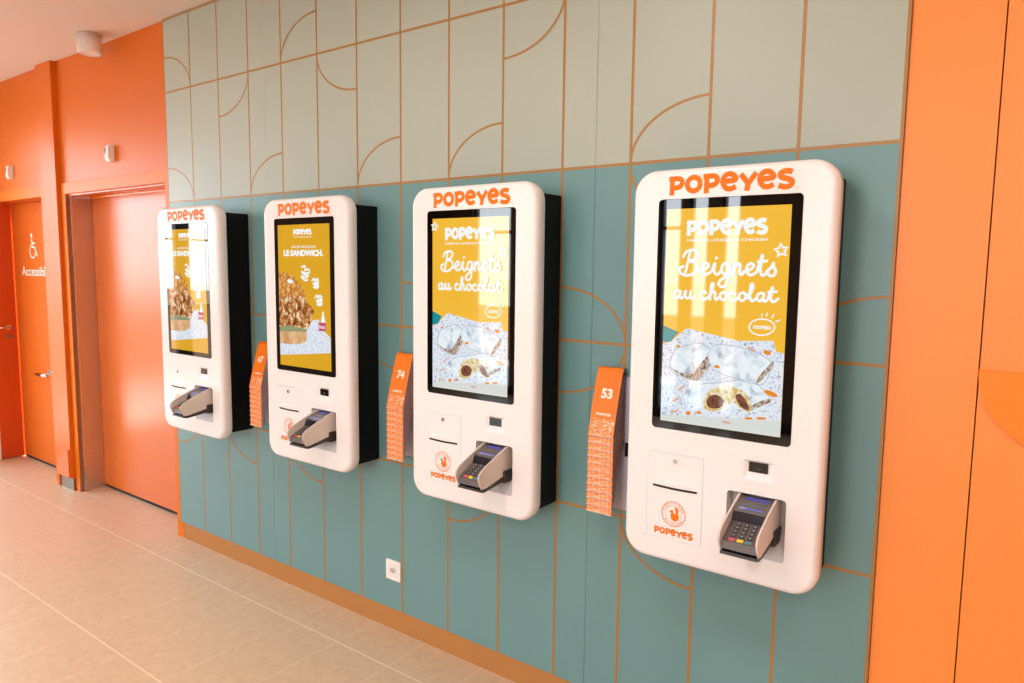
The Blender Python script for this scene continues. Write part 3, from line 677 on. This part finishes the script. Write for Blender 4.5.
# ------------------------------------------------------------------ racks of table numbers
def tent_profile():
    # front sheet sloping out from the wall, rounded over the top, short lip behind; points are (y, z) with z down from the crown
    return smooth_line([(-.014, -.016), (-.015, -.006), (-.021, .0), (-.029, -.006), (-.038, -.030), (-.068, -.135), (-.098, -.255)], sub=5)
def tent(x, ztop, number, label, group, brand=True):
    t = thing('table_number_card', (x, 0, ztop), label, 'table number', group); p = tent_profile(); w = .0545; th = .0046
    n = len(p); nor = []
    for i in range(n):
        a, b = p[max(0, i-1)], p[min(n-1, i+1)]; d = Vector((b[0]-a[0], b[1]-a[1])).normalized(); nor.append((d.y, -d.x))
    out = [(y+m[0]*th, z+m[1]*th) for (y, z), m in zip(p, nor)]
    prof = out+list(reversed(p))
    mb = MB(); mb.loft([[(-w, y, z) for y, z in out], [(w, y, z) for y, z in out]], 'tag_orange', closed=False)
    mb.loft([[(w, y, z) for y, z in p], [(-w, y, z) for y, z in p]], 'tag_edge', closed=False)
    for s in (-w, w):
        mb.loft([[(s, y, z) for y, z in out], [(s, y, z) for y, z in p]], 'tag_edge', closed=False)
    for i in (0, -1): mb.poly([(-w, *out[i]), (w, *out[i]), (w, *p[i]), (-w, *p[i])], 'tag_white')
    mb.build('card', t)
    a, b = Vector((-.038, -.030)), Vector((-.098, -.255)); d = (b-a).normalized(); nn = Vector((d.y, -d.x)); nn = nn if nn.x < 0 else -nn
    def on(h):
        def f(x_, s_):      # s_ is the vertical distance below the crown
            k = (-.030-s_)/(a.y-b.y); k = (s_-a.y)/(b.y-a.y); q = Vector(curve_at(s_))+nn*h
            return (x_, q.x, q.y)
        return f
    def curve_at(z):
        for i in range(len(out)-1):
            if out[i][1] >= z >= out[i+1][1] and out[i][1] != out[i+1][1]:
                k = (out[i][1]-z)/(out[i][1]-out[i+1][1]); return (out[i][0]+(out[i+1][0]-out[i][0])*k, z)
        return out[-1]
    f = on(.0006)
    if number:
        mb = MB(); font_text(mb, number, -.022, .026, -.112, -.074, 0, 'tag_white', .045, f); flat_build(mb, 'number_lettering', t)['label'] = 'white number '+number
        mb = MB(); font_text(mb, 'POPEYES', -.032, .032, -.176, -.166, 0, 'tag_white', .04, f); flat_build(mb, 'brand_lettering', t)
    mb = MB(); g = on(.0004); z0, z1 = (-.2535, -.187) if number else (-.2535, -.231); k = 6
    for i in range(k):
        za, zb = z0+(z1-z0)*i/k, z0+(z1-z0)*(i+1)/k; mb.poly([g(-.050, za), g(.050, za), g(.050, zb), g(-.050, zb)], 'tag_pattern')
    mb.poly([g(-.0545, -.2552), g(.0545, -.2552), g(.0545, -.2510), g(-.0545, -.2510)], 'tag_white')
    flat_build(mb, 'printed_pattern', t)
    return t
ORD = ['first', 'second', 'third', 'fourth', 'fifth', 'sixth', 'seventh', 'eighth', 'ninth', 'tenth', 'eleventh']
def rack(x, ztop, number, where, n=11):
    t = thing('table_number_rack', (x, 0, ztop), 'grey wall rack holding the orange number cards '+where, 'rack')
    mb = MB(); mb.slab(rrect(-.048, .075, -.255-.0272*n, -.03, .01), -.0070, -.0006, 'grey_plastic'); mb.build('back_plate', t)
    mb = MB(); mb.box(.056, .073, -.0090, -.0065, -.34, -.285, 'black', .001); mb.build('clip', t)['label'] = 'black clip'
    grp = 'orange number cards '+where; step = .0272
    tent(x, ztop, number, 'orange number card %s on top of the stack ' % number+where, grp)
    for i in range(n):
        tent(x, ztop-step*(i+1), None, 'orange number card %s below the top one in stack %s' % (ORD[i], where), grp)
# measured crown positions
rack(3.262, 1.462, '53', 'between the two right kiosks', 11)
rack(2.156, 1.426, '74', 'between the two middle kiosks', 9)
rack(1.042, 1.402, '67', 'between the two left kiosks', 8)

# ------------------------------------------------------------------ light
LAMP, SPOT = 11, 60
def area(name, loc, size, power, rgb, rot=(0, 0, 0), sy=None):
    l = bpy.data.lights.new(name, 'AREA'); l.energy = power; l.color = rgb; l.shape = 'RECTANGLE'; l.size = size; l.size_y = sy or size
    o = bpy.data.objects.new(name, l); o.location = loc; o.rotation_euler = rot; C.objects.link(o); return o
for x in (-1.4, .8, 3.0, 5.2):
    for yy in (-1.75, -4.2): area('ceiling_lamp', (x, yy, H-.012), .5, LAMP*(2.3 if x > 2 else .8), (1., .95, .89))  # lamps out of view; right ones boosted as added light for the right side
for x in (-1.0, .4, 1.8):  # unseen spots added to brighten the floor away from the wall
    l = bpy.data.lights.new('floor_fill_spot', 'SPOT'); l.energy = SPOT; l.color = (1., .90, .76); l.spot_size = math.radians(76); l.spot_blend = .7; l.shadow_soft_size = .06
    o = bpy.data.objects.new('floor_fill_spot', l); o.location = (x, -1.9, H-.03); C.objects.link(o)
sl = bpy.data.lights.new('sun', 'SUN'); sl.energy = 46; sl.angle = .01; sl.color = (1., .95, .88)
so = bpy.data.objects.new('sun', sl); so.rotation_euler = (math.radians(-38), math.radians(14), 0); C.objects.link(so)
# daylight portals in the two glazed walls
for loc, rot, sx, sy in (((XL-.13, -1.6, 1.5), (0, -PI/2, 0), 2.87, 2.3), (((XL+XR)/2, YF-.16, 1.57), (PI/2, 0, 0), XR-XL, 2.85)):
    o = area('daylight_portal', loc, sx, 1, (1, 1, 1), rot, sy); o.data.cycles.is_portal = True
w = bpy.data.worlds.new('World'); bpy.context.scene.world = w; w.use_nodes = True; nt = w.node_tree
bg = nt.nodes['Background']; tc = nt.nodes.new('ShaderNodeTexCoord'); sp = nt.nodes.new('ShaderNodeSeparateXYZ'); r = nt.nodes.new('ShaderNodeValToRGB')
nt.links.new(tc.outputs['Generated'], sp.inputs['Vector']); nt.links.new(sp.outputs['Z'], r.inputs['Fac']); nt.links.new(r.outputs['Color'], bg.inputs['Color'])
r.color_ramp.elements[0].position = .0; r.color_ramp.elements[0].color = (.90, .95, 1., 1); r.color_ramp.elements[1].position = .6; r.color_ramp.elements[1].color = (.62, .80, 1., 1)
bg.inputs['Strength'].default_value = 9.

# ------------------------------------------------------------------ camera
cam = bpy.data.cameras.new('camera'); co = bpy.data.objects.new('camera', cam); C.objects.link(co)
F, YAW, PIT, ROL = 716.43, .6364, -.1039, .0116
f = Vector((-math.sin(YAW)*math.cos(PIT), math.cos(YAW)*math.cos(PIT), math.sin(PIT))); r0 = Vector((math.cos(YAW), math.sin(YAW), 0)); u0 = r0.cross(f)
rr = r0*math.cos(ROL)+u0*math.sin(ROL); uu = -r0*math.sin(ROL)+u0*math.cos(ROL)
m = Matrix((rr, uu, -f)).transposed().to_4x4(); m.translation = Vector((4.5742, -2.4488, 1.8461)); co.matrix_world = m
cam.sensor_width = 36; cam.lens = F/1024*36; cam.clip_start = .05
sc = bpy.context.scene; sc.camera = co
sc.view_settings.view_transform = 'Standard'; sc.view_settings.look = 'None'; sc.view_settings.exposure = EXPO; sc.view_settings.gamma = 1; sc.view_settings.use_curve_mapping = False
sc.cycles.max_bounces = 10; sc.cycles.diffuse_bounces = 5; sc.cycles.sample_clamp_indirect = 6
